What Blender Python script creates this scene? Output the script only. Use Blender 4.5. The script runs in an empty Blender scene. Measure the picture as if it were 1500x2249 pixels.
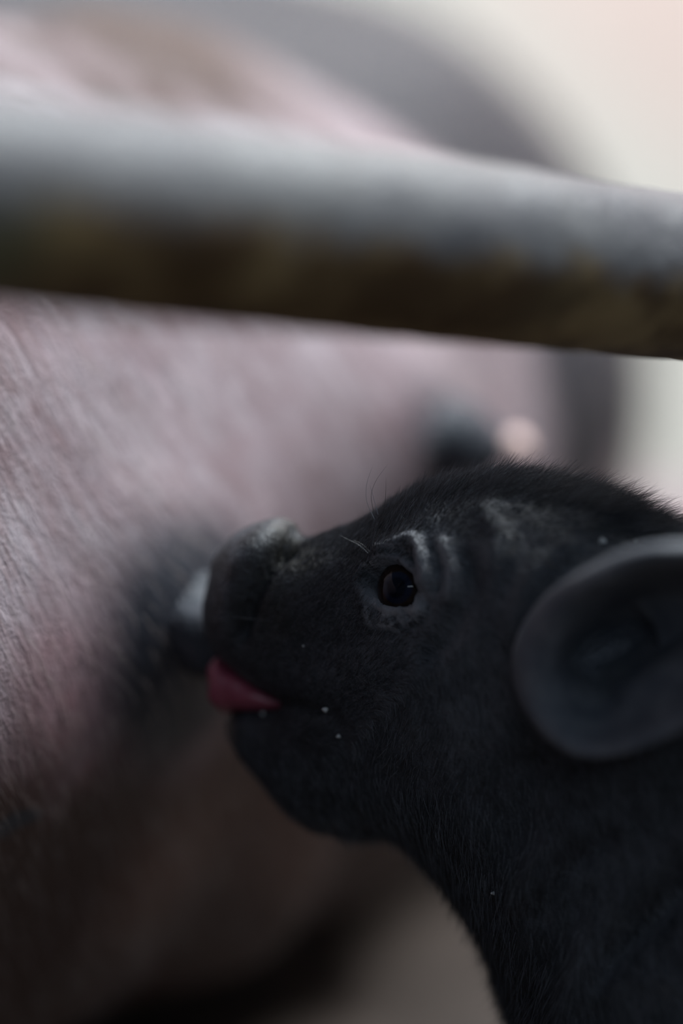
import bpy, bmesh, math, random
import numpy as np
from mathutils import Vector

random.seed(7)
rng = np.random.default_rng(11)
scene = bpy.context.scene
COL = scene.collection

# ------------------------------------------------------------------ camera
PITCH = math.radians(10.0)
CAM = np.array([0.0, -0.60, 0.33])
FPX = 85.0 / 36.0 * 2249.0
FWD = np.array([0.0, math.cos(PITCH), -math.sin(PITCH)])
RGT = np.array([1.0, 0.0, 0.0])
UPV = np.array([0.0, math.sin(PITCH), math.cos(PITCH)])

cam_data = bpy.data.cameras.new('camera')
cam = bpy.data.objects.new('camera', cam_data)
COL.objects.link(cam)
cam.location = CAM
cam.rotation_euler = (math.radians(90) - PITCH, 0, 0)
cam_data.sensor_fit = 'VERTICAL'
cam_data.sensor_height = 36.0
cam_data.sensor_width = 24.0
cam_data.lens = 85.0
cam_data.clip_start = 0.01
cam_data.dof.use_dof = True
cam_data.dof.focus_distance = 0.605
cam_data.dof.aperture_fstop = 2.0
scene.camera = cam

# ------------------------------------------------------------------ world, lamps, exposure
world = bpy.data.worlds.new('world')
scene.world = world
world.use_nodes = True
bg = world.node_tree.nodes['Background']
bg.inputs['Color'].default_value = (0.55, 0.72, 1.0, 1)
bg.inputs['Strength'].default_value = 0.105


def area_lamp(name, loc, target, sx, sy, power, color):
    d = bpy.data.lights.new(name, 'AREA')
    d.shape = 'RECTANGLE'
    d.size, d.size_y = sx, sy
    d.energy = power
    d.color = color
    o = bpy.data.objects.new(name, d)
    COL.objects.link(o)
    o.location = loc
    o.rotation_euler = (Vector(target) - Vector(loc)).to_track_quat('-Z', 'Y').to_euler()
    return o


area_lamp('barn_light_side', (0.80, 0.32, 2.05), (0.0, 0.15, 0.15), 1.0, 0.45, 66.0, (0.88, 0.95, 1.0))
area_lamp('barn_light_back', (0.50, 0.90, 2.05), (0.35, 1.15, 0.0), 1.2, 0.4, 50.0, (0.95, 0.98, 1.0))
area_lamp('barn_light_front', (0.34, -1.65, 1.00), (0.02, 0.0, 0.20), 0.90, 0.22, 2.8, (0.70, 0.84, 1.0))

vs = scene.view_settings
vs.view_transform = 'Standard'
vs.look = 'None'
vs.exposure = 0.0
vs.gamma = 1.0
vs.use_curve_mapping = False


# ------------------------------------------------------------------ numeric helpers
def unproj(px, py, d):
    px = np.asarray(px, float); py = np.asarray(py, float); d = np.asarray(d, float)
    k = FWD[None] + RGT[None] * ((px.reshape(-1, 1) - 750.0) / FPX) + UPV[None] * ((1124.5 - py.reshape(-1, 1)) / FPX)
    return CAM[None] + k * d.reshape(-1, 1)


def proj(P):
    q = P - CAM
    d = q @ FWD
    return 750.0 + FPX * (q @ RGT) / d, 1124.5 - FPX * (q @ UPV) / d, d


def catmull(pts, n, closed=False):
    p = np.asarray(pts, float)
    m = len(p)
    segs = m if closed else m - 1
    out = []
    for i in range(segs):
        if closed:
            p0, p1, p2, p3 = p[(i - 1) % m], p[i], p[(i + 1) % m], p[(i + 2) % m]
        else:
            p1, p2 = p[i], p[i + 1]
            p0 = p[i - 1] if i > 0 else 2 * p1 - p2
            p3 = p[i + 2] if i + 2 < m else 2 * p2 - p1
        t = (np.arange(n) / n)[:, None]
        out.append(0.5 * ((2 * p1) + (-p0 + p2) * t + (2 * p0 - 5 * p1 + 4 * p2 - p3) * t ** 2 + (-p0 + 3 * p1 - 3 * p2 + p3) * t ** 3))
    if not closed:
        out.append(p[-1:])
    return np.concatenate(out)


def sstep(a, b, x):
    t = np.clip((x - a) / (b - a), 0, 1)
    return t * t * (3 - 2 * t)


def poly_dist(P, pts, closed=False):
    """distance of 2-D points P to a polyline"""
    q = np.asarray(pts, float)
    if closed:
        q = np.concatenate([q, q[:1]])
    best = np.full(len(P), 1e18)
    for a, b in zip(q[:-1], q[1:]):
        ab = b - a
        t = np.clip(((P - a) @ ab) / max(ab @ ab, 1e-12), 0, 1)
        r = P - a - t[:, None] * ab
        best = np.minimum(best, (r * r).sum(1))
    return np.sqrt(best)


def inside(P, pts):
    q = np.asarray(pts, float)
    x, y = P[:, 0], P[:, 1]
    c = np.zeros(len(P), bool)
    j = len(q) - 1
    for i in range(len(q)):
        xi, yi = q[i]; xj, yj = q[j]
        if yi != yj:
            k = ((yi > y) != (yj > y)) & (x < (xj - xi) * (y - yi) / (yj - yi) + xi)
            c ^= k
        j = i
    return c


def blend_field(P, ctrl, sigma):
    """smooth scattered interpolation (normalised Gaussian kernel); ctrl rows: x, y, v0, v1..."""
    c = np.asarray(ctrl, float)
    num = np.zeros((len(P), c.shape[1] - 2)); den = np.zeros(len(P))
    d2all = [((P - r[:2]) ** 2).sum(1) for r in c]
    dm = np.min(d2all, axis=0)
    for r, d2 in zip(c, d2all):
        w = np.exp(-(d2 - dm) / (2 * sigma * sigma))
        num += w[:, None] * r[None, 2:]; den += w
    return num / den[:, None]


def value_noise(P, freq, seed=0):
    """cheap smooth 3-D noise in -1..1"""
    r = np.random.default_rng(seed)
    tot = np.zeros(len(P))
    for k in range(7):
        v = r.normal(size=3); v /= np.linalg.norm(v)
        f = freq * r.uniform(0.6, 1.6)
        w = r.normal(size=3); w /= np.linalg.norm(w)
        tot += np.sin(P @ v * f * 6.283 + r.uniform(0, 6.28) + 1.3 * np.sin(P @ w * f * 3.1 + r.uniform(0, 6)))
    return tot / 3.6


# ------------------------------------------------------------------ object helpers
def make_mesh(name, verts, faces, mat=None, parent=None, smooth=True):
    # outward faces for every closed shape
    va = np.asarray(verts, float); vc = va - va.mean(0)
    vol6 = 0.0
    for f in faces:
        a_ = vc[f[0]]
        for k in range(1, len(f) - 1):
            b_, c_ = vc[f[k]], vc[f[k + 1]]
            vol6 += a_[0] * (b_[1] * c_[2] - b_[2] * c_[1]) + a_[1] * (b_[2] * c_[0] - b_[0] * c_[2]) + a_[2] * (b_[0] * c_[1] - b_[1] * c_[0])
    if vol6 < 0:
        faces = [tuple(f)[::-1] for f in faces]
    me = bpy.data.meshes.new(name)
    me.from_pydata([tuple(v) for v in np.asarray(verts, float)], [], [tuple(int(i) for i in f) for f in faces])
    me.update()
    if smooth:
        me.polygons.foreach_set('use_smooth', np.ones(len(me.polygons), bool))
    o = bpy.data.objects.new(name, me)
    COL.objects.link(o)
    if mat:
        me.materials.append(mat)
    if parent:
        o.parent = parent
    return o


def tag(o, label=None, cat=None, group=None, kind=None):
    for k, v in (('label', label), ('category', cat), ('group', group), ('kind', kind)):
        if v:
            o[k] = v
    return o


def set_attr(o, name, vals):
    a = o.data.attributes.new(name, 'FLOAT', 'POINT')
    a.data.foreach_set('value', np.asarray(vals, np.float32))


def ring_faces(n_rings, n_seg, closed_ring=True, cap0=False, cap1=False):
    f = []
    m = n_seg if closed_ring else n_seg - 1
    for i in range(n_rings - 1):
        for j in range(m):
            k = (j + 1) % n_seg
            f.append((i * n_seg + j, i * n_seg + k, (i + 1) * n_seg + k, (i + 1) * n_seg + j))
    if cap0:
        f.append(tuple(reversed(range(n_seg))))
    if cap1:
        f.append(tuple(range((n_rings - 1) * n_seg, n_rings * n_seg)))
    return f


def hair_object(name, pts, radius, mat, parent):
    """pts: (count, k, 3) strands as real hair curves, tapering to the tip"""
    n, k, _ = pts.shape
    hc = bpy.data.hair_curves.new(name)
    hc.add_curves([k] * n)
    hc.attributes['position'].data.foreach_set('vector', pts.astype(np.float32).ravel())
    ra = hc.attributes.get('radius') or hc.attributes.new('radius', 'FLOAT', 'POINT')
    taper = np.linspace(1, 0.15, k)[None] * np.asarray(radius).reshape(-1, 1) * np.ones((n, k))
    ra.data.foreach_set('value', taper.astype(np.float32).ravel())
    hc.materials.append(mat)
    o = bpy.data.objects.new(name, hc)
    COL.objects.link(o)
    o.parent = parent
    return o


def tri_data(o):
    me = o.data
    me.calc_loop_triangles()
    n = len(me.vertices)
    v = np.empty(n * 3, np.float32); me.vertices.foreach_get('co', v); v = v.reshape(-1, 3).astype(float)
    nr = np.empty(n * 3, np.float32); me.vertices.foreach_get('normal', nr); nr = nr.reshape(-1, 3).astype(float)
    t = np.empty(len(me.loop_triangles) * 3, np.int32); me.loop_triangles.foreach_get('vertices', t)
    return v, nr, t.reshape(-1, 3)


def scatter(v, nr, t, count, weight=None):
    a, b, c = v[t[:, 0]], v[t[:, 1]], v[t[:, 2]]
    area = 0.5 * np.linalg.norm(np.cross(b - a, c - a), axis=1)
    if weight is not None:
        area = area * weight[t].mean(1)
    p = area / area.sum()
    idx = rng.choice(len(t), count, p=p)
    r1, r2 = np.sqrt(rng.random(count)), rng.random(count)
    w = np.stack([1 - r1, r1 * (1 - r2), r1 * r2], 1)[:, :, None]
    tt = t[idx]
    P = (v[tt] * w).sum(1)
    N = (nr[tt] * w).sum(1)
    return P, N / np.linalg.norm(N, axis=1, keepdims=True)


# ------------------------------------------------------------------ materials
class Mat:
    def __init__(self, name, rough=0.6, spec=0.5, color=(0.5, 0.5, 0.5), metallic=0.0):
        self.m = bpy.data.materials.new(name)
        self.m.use_nodes = True
        self.t = self.m.node_tree
        self.b = self.t.nodes['Principled BSDF']
        self.b.inputs['Roughness'].default_value = rough
        self.b.inputs['Specular IOR Level'].default_value = spec
        self.b.inputs['Metallic'].default_value = metallic
        self.b.inputs['Base Color'].default_value = (*color, 1)
        self._co = None

    def n(self, typ, **kw):
        nd = self.t.nodes.new(typ)
        for k, v in kw.items():
            if k in nd.inputs:
                s = nd.inputs[k]
                if hasattr(v, 'is_output'):
                    self.t.links.new(v, s)
                else:
                    s.default_value = v
            else:
                setattr(nd, k, v)
        return nd

    def co(self, scale=None, rot=(0, 0, 0)):
        if self._co is None:
            self._co = self.n('ShaderNodeTexCoord').outputs['Object']
        if scale is None:
            return self._co
        mp = self.n('ShaderNodeMapping')
        self.t.links.new(self._co, mp.inputs['Vector'])
        mp.inputs['Scale'].default_value = scale
        mp.inputs['Rotation'].default_value = rot
        return mp.outputs['Vector']

    def noise(self, scale, detail=4, rough=0.55, vec=None, dist=0.0):
        nd = self.n('ShaderNodeTexNoise', Vector=vec if vec is not None else self.co())
        nd.inputs['Scale'].default_value = scale
        nd.inputs['Detail'].default_value = detail
        nd.inputs['Roughness'].default_value = rough
        nd.inputs['Distortion'].default_value = dist
        return nd.outputs['Fac']

    def ramp(self, fac, lo, hi, a=0.0, b=1.0):
        nd = self.n('ShaderNodeMapRange', interpolation_type='SMOOTHSTEP')
        self.t.links.new(fac, nd.inputs['Value'])
        for k, v in (('From Min', lo), ('From Max', hi), ('To Min', a), ('To Max', b)):
            nd.inputs[k].default_value = v
        return nd.outputs['Result']

    def attr(self, name):
        return self.n('ShaderNodeAttribute', attribute_name=name).outputs['Fac']

    def mix(self, fac, a, b):
        nd = self.n('ShaderNodeMix', data_type='RGBA')
        for sock, v in ((nd.inputs['Factor'], fac), (nd.inputs[6], a), (nd.inputs[7], b)):
            if hasattr(v, 'is_output'):
                self.t.links.new(v, sock)
            else:
                sock.default_value = (*v, 1) if isinstance(v, tuple) else v
        return nd.outputs[2]

    def math(self, op, a, b):
        nd = self.n('ShaderNodeMath', operation=op)
        for s, v in zip(nd.inputs, (a, b)):
            if hasattr(v, 'is_output'):
                self.t.links.new(v, s)
            else:
                s.default_value = v
        return nd.outputs[0]

    def set(self, key, v):
        self.t.links.new(v, self.b.inputs[key])
        return self

    def bump(self, height, dist, strength=1.0, prev=None):
        nd = self.n('ShaderNodeBump', Height=height, Strength=strength, Distance=dist)
        if prev is not None:
            self.t.links.new(prev, nd.inputs['Normal'])
        self.t.links.new(nd.outputs[0], self.b.inputs['Normal'])
        return nd.outputs[0]


def mat_wall():
    m = Mat('cream_wall', 0.5)
    sp = m.n('ShaderNodeSeparateXYZ', Vector=m.co()).outputs
    diag = m.math('ADD', m.math('MULTIPLY', sp[0], 0.75), sp[2])
    pink = m.ramp(m.math('ADD', diag, m.math('MULTIPLY', m.noise(5, 3), 0.16)), 0.46, 0.68)
    c = m.mix(pink, (0.86, 0.83, 0.74), (0.88, 0.70, 0.62))
    st = m.ramp(m.noise(7, 5), 0.6, 0.8, 0, 0.35)
    m.set('Base Color', m.mix(st, c, (0.55, 0.48, 0.40)))
    m.bump(m.noise(60, 4), 0.001)
    return m.m


def mat_floor():
    m = Mat('soiled_floor', 0.55)
    c = m.mix(m.ramp(m.noise(9, 6), 0.35, 0.65), (0.020, 0.012, 0.008), (0.055, 0.040, 0.032))
    m.set('Base Color', c)
    m.bump(m.noise(120, 5), 0.0008)
    return m.m


def mat_sow():
    m = Mat('sow_skin', 0.5, 0.35)
    sw = m.noise(1.0, 5, 0.6, m.co((30, 30, 30)), 0.6)
    base = m.mix(m.ramp(sw, 0.35, 0.7), (0.43, 0.385, 0.415), (0.33, 0.265, 0.29))
    red = m.ramp(m.noise(25, 3), 0.25, 0.7, 0.45, 1.0)
    base = m.mix(m.math('MULTIPLY', red, m.math('MAXIMUM', m.attr('flush'), 0.12)), base, (0.36, 0.11, 0.115))
    def streak(a, b, detail=5, rough=0.65):
        mp = m.n('ShaderNodeMapping', Vector=m.n('ShaderNodeAttribute', attribute_name='streak').outputs['Vector'])
        mp.inputs['Scale'].default_value = (a, b, 1)
        return m.noise(1.0, detail, rough, mp.outputs['Vector'], 0.8)
    fine = m.ramp(m.math('MULTIPLY', m.math('ADD', streak(420, 70), streak(150, 40)), 0.5), 0.42, 0.62, 0, 0.6)
    base = m.mix(fine, base, (0.20, 0.125, 0.13))
    mud_shade = m.math('ADD', m.attr('mud_shade'), m.math('MULTIPLY', m.math('SUBTRACT', m.noise(26, 5), 0.5), 0.9))
    base = m.mix(m.ramp(mud_shade, 0.25, 0.95), base, (0.055, 0.023, 0.015))
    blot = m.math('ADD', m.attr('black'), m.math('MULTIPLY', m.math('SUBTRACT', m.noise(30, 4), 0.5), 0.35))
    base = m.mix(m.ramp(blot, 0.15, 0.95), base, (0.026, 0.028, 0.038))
    m.set('Base Color', base)
    h1 = m.math('ADD', m.math('MULTIPLY', streak(520, 90), 0.6), streak(190, 50))
    nb = m.bump(h1, 0.0022, 0.8)
    m.bump(m.noise(900, 3), 0.0006, 0.8, nb)
    return m.m


def mat_teat():
    m = Mat('teat_skin', 0.55, 0.3)
    c = m.mix(m.ramp(m.noise(70, 4), 0.35, 0.7), (0.034, 0.043, 0.055), (0.055, 0.052, 0.064))
    c = m.mix(m.ramp(m.attr('tip'), 0.3, 0.7), c, (0.85, 0.62, 0.57))
    m.set('Base Color', c)
    m.bump(m.noise(350, 4), 0.0015)
    return m.m


def mat_piglet():
    m = Mat('piglet_skin', 0.55, 0.4)
    n1 = m.ramp(m.noise(120, 5), 0.35, 0.7)
    c = m.mix(n1, (0.018, 0.020, 0.025), (0.036, 0.040, 0.050))
    c = m.mix(m.attr('bare'), c, m.mix(n1, (0.085, 0.096, 0.115), (0.145, 0.155, 0.172)))
    c = m.mix(m.attr('lid'), c, m.mix(n1, (0.15, 0.16, 0.18), (0.23, 0.235, 0.25)))
    c = m.mix(m.attr('nose'), c, m.mix(m.ramp(m.noise(160, 4), 0.4, 0.65), (0.020, 0.021, 0.025), (0.048, 0.053, 0.064)))
    c = m.mix(m.attr('lip'), c, (0.22, 0.18, 0.155))
    c = m.mix(m.attr('tan'), c, (0.034, 0.030, 0.020))
    m.set('Base Color', c)
    r = m.math('SUBTRACT', 0.58, m.math('MULTIPLY', m.attr('nose'), 0.14))
    m.set('Roughness', r)
    nb = m.bump(m.noise(420, 5, 0.65), 0.0012, 0.7)
    m.bump(m.noise(1500, 3), 0.0004, 0.7, nb)
    return m.m


def mat_eye():
    m = Mat('wet_eye', 0.04, 0.13)
    sep = m.n('ShaderNodeSeparateXYZ', Vector=m.co()).outputs
    ln = m.n('ShaderNodeVectorMath', operation='LENGTH')
    cmb = m.n('ShaderNodeCombineXYZ', X=sep[0], Y=sep[1])
    m.t.links.new(cmb.outputs[0], ln.inputs[0])
    r = ln.outputs['Value']
    c = m.mix(m.ramp(r, 0.0037, 0.0043), (0.008, 0.011, 0.024), (0.016, 0.010, 0.008))
    c = m.mix(m.ramp(r, 0.0022, 0.0030), (0.003, 0.004, 0.009), c)
    m.set('Base Color', c)
    return m.m


def mat_pipe():
    m = Mat('worn_pipe', 0.5, 0.25, metallic=0.0)
    g = m.mix(m.ramp(m.noise(14, 3), 0.35, 0.65), (0.098, 0.098, 0.108), (0.19, 0.19, 0.19))
    n = m.noise(1.0, 6, 0.65, m.co((26, 26, 26)))
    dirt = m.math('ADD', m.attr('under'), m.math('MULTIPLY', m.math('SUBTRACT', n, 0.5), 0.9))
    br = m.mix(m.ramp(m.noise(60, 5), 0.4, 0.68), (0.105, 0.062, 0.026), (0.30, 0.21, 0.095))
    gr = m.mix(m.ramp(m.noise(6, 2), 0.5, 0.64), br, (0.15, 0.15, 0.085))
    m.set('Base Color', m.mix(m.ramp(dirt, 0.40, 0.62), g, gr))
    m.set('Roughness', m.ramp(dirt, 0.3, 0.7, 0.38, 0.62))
    nb = m.bump(m.noise(150, 6, 0.65), 0.0016, 0.7)
    m.bump(m.noise(900, 3), 0.0004, 0.6, nb)
    return m.m


def plain(name, color, rough=0.5, spec=0.5, metallic=0.0, var=0.25, scale=60):
    m = Mat(name, rough, spec, metallic=metallic)
    d = tuple(v * (1 - var) for v in color)
    m.set('Base Color', m.mix(m.noise(scale, 4), d, color))
    return m.m


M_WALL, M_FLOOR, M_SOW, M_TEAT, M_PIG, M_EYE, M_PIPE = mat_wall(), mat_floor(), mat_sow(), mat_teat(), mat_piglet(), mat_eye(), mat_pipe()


def mat_hair():
    m = Mat('black_hair', 0.36, 0.6)
    rnd = m.n('ShaderNodeHairInfo').outputs['Random']
    m.set('Base Color', m.mix(m.ramp(rnd, 0.45, 1.0), (0.018, 0.019, 0.022), (0.135, 0.145, 0.17)))  # paler strands are glints painted into the black hair colour
    return m.m


M_HAIR = mat_hair()
M_SOWHAIR = plain('pale_bristle', (0.55, 0.46, 0.43), 0.45)
M_SOWHAIR2 = plain('dark_bristle', (0.05, 0.04, 0.045), 0.45)
M_TONGUE = plain('wet_tongue', (0.27, 0.060, 0.095), 0.35, 0.5, scale=200)
M_SPECK = plain('milk_glint_speck', (0.65, 0.68, 0.68), 0.3)
M_CLAMP = plain('galvanised_clamp', (0.35, 0.35, 0.36), 0.45, metallic=0.6)
M_HOOF = plain('hoof_horn', (0.10, 0.08, 0.07), 0.5)


# ------------------------------------------------------------------ the setting
def slab(name, x0, x1, y0, y1, z0, z1, mat):
    v = [(x0, y0, z0), (x1, y0, z0), (x1, y1, z0), (x0, y1, z0), (x0, y0, z1), (x1, y0, z1), (x1, y1, z1), (x0, y1, z1)]
    f = [(3, 2, 1, 0), (4, 5, 6, 7), (0, 1, 5, 4), (1, 2, 6, 5), (2, 3, 7, 6), (3, 0, 4, 7)]
    return make_mesh(name, v, f, mat, smooth=False)


tag(slab('floor', -2.0, 2.0, -2.0, 1.30, -0.05, 0.0, M_FLOOR), 'dark soiled pen floor under the sow', kind='structure')
tag(slab('wall_back', -2.0, 2.0, 1.30, 1.35, 0.0, 1.3, M_WALL), 'bright pale cream and pinkish wall behind the sow', kind='structure')

# ------------------------------------------------------------------ the sow
AX = [(-0.66, -0.46, 0.02), (-0.63, -0.41, 0.11), (-0.56, -0.30, 0.175), (-0.46, -0.165, 0.20), (-0.35, -0.02, 0.203), (-0.24, 0.13, 0.20),
      (-0.157, 0.276, 0.20), (-0.077, 0.47, 0.20), (-0.046, 0.66, 0.20), (-0.06, 0.86, 0.185), (-0.08, 1.00, 0.14), (-0.09, 1.08, 0.075), (-0.095, 1.11, 0.02)]
SOW_ZC = 0.188
ax = catmull(AX, 26)
NS, NR = len(ax), 300
tan = np.gradient(ax[:, :2], axis=0)
tan /= np.linalg.norm(tan, axis=1, keepdims=True)
nor = np.stack([tan[:, 1], -tan[:, 0]], 1)          # towards the belly
ang = np.linspace(0, 2 * np.pi, NR, endpoint=False)
SV = np.zeros((NS, NR, 3)); SN = np.zeros((NS, NR, 3))
for i in range(NS):
    r = max(ax[i, 2], 0.004)
    ca, sa = np.cos(ang), np.sin(ang)
    SV[i, :, 0] = ax[i, 0] + nor[i, 0] * ca * r
    SV[i, :, 1] = ax[i, 1] + nor[i, 1] * ca * r
    SV[i, :, 2] = SOW_ZC * min(1, 0.35 + 0.65 * r / 0.2) + sa * r * 0.98
    SN[i, :, 0] = nor[i, 0] * ca; SN[i, :, 1] = nor[i, 1] * ca; SN[i, :, 2] = sa
SV = SV.reshape(-1, 3); SN = SN.reshape(-1, 3)
SV += SN * (0.004 * value_noise(SV, 6, 3))[:, None]

TEAT_A = unproj(345, 1345, 0.672)[0]      # the one in the piglet's mouth
TEAT_B = unproj(885, 985, 0.79)[0]       # the free one behind


def nearest_on_sow(P):
    k = np.argmin(((SV - P) ** 2).sum(1))
    return SV[k].copy(), SN[k].copy()


spots = []
for P in (TEAT_A, TEAT_B):
    q, n = nearest_on_sow(P)
    spots.append((q, n))
for q, n in spots:
    d = np.linalg.norm(SV - q, axis=1)
    SV += SN * (0.011 * np.exp(-(d / 0.030) ** 2) + 0.006 * np.exp(-(d / 0.065) ** 2))[:, None]
# lower udder swellings, in the shade behind the piglet
for (px, py, dd, h, s) in ((640, 2150, 0.80, 0.020, 0.04), (980, 2080, 0.88, 0.024, 0.045), (250, 2100, 0.70, 0.012, 0.04)):
    q, n = nearest_on_sow(unproj(px, py, dd)[0])
    d = np.linalg.norm(SV - q, axis=1)
    SV += SN * (h * np.exp(-(d / s) ** 2))[:, None]
SV[:, 2] = np.where(SV[:, 2] < 0.012, 0.002 + 0.010 * np.exp((SV[:, 2] - 0.012) / 0.02), SV[:, 2])
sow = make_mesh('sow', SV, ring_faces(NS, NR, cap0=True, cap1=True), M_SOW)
tag(sow, 'large pink-grey sow with black rear patch lying behind the nursing piglet', 'pig')
dA = np.linalg.norm(SV - spots[0][0], axis=1)
dB = np.linalg.norm(SV - spots[1][0], axis=1)
n6 = value_noise(SV, 9, 5)
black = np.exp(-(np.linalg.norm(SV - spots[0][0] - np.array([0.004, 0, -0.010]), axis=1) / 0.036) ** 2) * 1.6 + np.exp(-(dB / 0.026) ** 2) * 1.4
hind = 1.4 * sstep(0.315, 0.365, SV[:, 1] + 0.015 * n6 + 1.2 * (SV[:, 2] - 0.28).clip(0, 1))
hind = hind * sstep(0.145, 0.19, SV[:, 2] + 0.015 * n6)
hind = np.maximum(hind, sstep(0.345, 0.362, SV[:, 2] + 0.004 * n6))
black = np.maximum(black, hind)
for (px, py, dd, s) in ((165, 1905, 0.625, 0.0042), (205, 1870, 0.63, 0.0020), (120, 1890, 0.62, 0.0018)):
    q, n = nearest_on_sow(unproj(px, py, dd)[0])
    black = np.maximum(black, 1.2 * np.exp(-(np.linalg.norm(SV - q, axis=1) / s) ** 2))
set_attr(sow, 'black', black)
arc = np.concatenate([[0], np.cumsum(np.linalg.norm(np.diff(ax[:, :2], axis=0), axis=1))])
along = np.repeat(arc, NR); down = np.tile(-((ang + np.pi) % (2 * np.pi) - np.pi) * 0.2, NS)
va_ = sow.data.attributes.new('streak', 'FLOAT_VECTOR', 'POINT')
va_.data.foreach_set('vector', np.stack([along - 0.32 * down, down, np.zeros(len(down))], 1).astype(np.float32).ravel())
set_attr(sow, 'flush', np.clip(0.75 * np.exp(-((dA - 0.042) / 0.024) ** 2) * sstep(0.030, -0.005, SV[:, 2] - spots[0][0][2]) * sstep(0.015, -0.015, SV[:, 0] - spots[0][0][0]) + 0.8 * sstep(0.20, 0.10, SV[:, 2]) + 0.2 * np.exp(-(dB / 0.06) ** 2), 0, 1))
set_attr(sow, 'mud_shade', np.clip(0.0 + 1.15 * sstep(0.212, 0.098, SV[:, 2] + 0.35 * (SV[:, 0] + 0.06).clip(-0.06, 0)) + 0.55 * sstep(0.285, 0.33, SV[:, 2]) + 0.6 * np.exp(-(np.linalg.norm(SV - nearest_on_sow(unproj(250, 130, 0.80)[0])[0], axis=1) / 0.045) ** 2), 0, 1.3))  # belly darkens downward as painted shade; back and one blotch browned too


def make_teat(base, tip, r0, r1, tipval, name='teat'):
    base, tip = np.asarray(base), np.asarray(tip)
    L = np.linalg.norm(tip - base)
    z = (tip - base) / L
    x = np.cross(z, [0, 0, 1.0]); x /= np.linalg.norm(x); y = np.cross(z, x)
    prof = [(-0.25, r0 * 1.5), (0.0, r0 * 1.18), (0.2, r0 * 0.95), (0.45, r0 * 0.8 + r1 * 0.2), (0.7, r1 * 1.12), (0.85, r1 * 1.1), (0.94, r1 * 0.9), (0.99, r1 * 0.5), (1.0, 0.0005)]
    prof = catmull(prof, 4)
    V, T = [], []
    for s, r in prof:
        for a in np.linspace(0, 2 * np.pi, 32, endpoint=False):
            rr = max(r, 0.0003) * (1 + 0.05 * math.sin(3 * a + 9 * s))
            V.append(base + z * s * L + x * math.cos(a) * rr + y * math.sin(a) * rr)
            T.append(tipval * float(sstep(0.68, 0.90, s)))
    o = make_mesh(name, V, ring_faces(len(prof), 32, cap0=True, cap1=True), M_TEAT, sow)
    set_attr(o, 'tip', T)
    return o


qa, na = spots[0]
tA = make_teat(qa + na * 0.006, unproj(560, 1500, 0.645)[0], 0.012, 0.006, 0.0)
tA['label'] = 'dark bluish teat held in the piglet mouth'
qb, nb_ = spots[1]
tB = make_teat(qb + nb_ * 0.008, unproj(1165, 985, 0.775)[0], 0.017, 0.0050, 1.0)
tB['label'] = 'blurred dark teat with pale pink tip'


def sow_leg(dy, dz):
    pts = [(0.00, 0.80, 0.07, 0.06), (0.13, 0.79, 0.036, 0.034), (0.24, 0.86, 0.034, 0.030), (0.33, 0.84, 0.036, 0.027), (0.37, 0.83, 0.032, 0.027)]
    p = catmull([(x, y + dy, z + dz, r) for x, y, z, r in pts], 6)
    V = []
    for i, row in enumerate(p):
        d = p[min(i + 1, len(p) - 1), :3] - p[max(i - 1, 0), :3]
        d /= np.linalg.norm(d)
        x = np.cross(d, [0, 0, 1.0]); x /= np.linalg.norm(x); y = np.cross(x, d)
        for a in np.linspace(0, 2 * np.pi, 24, endpoint=False):
            V.append(row[:3] + (x * math.cos(a) + y * math.sin(a)) * row[3])
    V = np.array(V); V[:, 2] = np.maximum(V[:, 2], 0.002)
    o = make_mesh('leg', V, ring_faces(len(p), 24, cap0=True, cap1=True), M_SOW, sow)
    for nm, val in (('black', 0.0), ('flush', 0.2), ('mud_shade', 0.35)):
        set_attr(o, nm, np.full(len(V), val))
    va = o.data.attributes.new('streak', 'FLOAT_VECTOR', 'POINT')
    va.data.foreach_set('vector', V.astype(np.float32).ravel())
    e = p[-1]
    H_ = []
    for s_, r_ in ((-0.006, 0.0275), (0.012, 0.028), (0.034, 0.024), (0.042, 0.014)):
        for a in np.linspace(0, 2 * np.pi, 24, endpoint=False):
            cleft = 1 - 0.25 * math.exp(-((a - math.pi / 2) / 0.25) ** 2)
            H_.append((e[0] + s_, e[1] + math.cos(a) * r_, max(0.002, e[2] + math.sin(a) * r_ * cleft)))
    make_mesh('hoof', H_, ring_faces(4, 24, cap0=True, cap1=True), M_HOOF, o)


sow_leg(0.0, 0.0)
sow_leg(0.13, 0.0)


# sparse bristles on the sow, lying towards the floor
v, nr, t = tri_data(sow)
ix, iy, idp = proj(v)
wvis = ((ix > -150) & (ix < 1500) & (iy > -100) & (iy < 2350) & ((v - CAM) * nr).sum(1).__lt__(0)).astype(float)
for nm, cnt, mt, L0 in (('bristles', 9000, M_SOWHAIR, 0.010), ('dark_bristles', 3500, M_SOWHAIR2, 0.010)):
    P, N = scatter(v, nr, t, cnt, wvis)
    g = np.array([0.30, 0.25, -0.9])[None] + rng.normal(0, 0.16, (cnt, 3))
    g -= N * (g * N).sum(1, keepdims=True)
    g /= np.linalg.norm(g, axis=1, keepdims=True)
    ln = (L0 * rng.uniform(0.5, 1.5, cnt))[:, None]
    k = 5
    S = np.stack([P - N * 0.0003 + g * ln * s + N * ln * 0.22 * math.sin(2.2 * s) for s in np.linspace(0, 1, k)], 1)
    h = hair_object(nm, S, 0.00005, mt, sow)
    h['kind'] = 'stuff'

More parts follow.
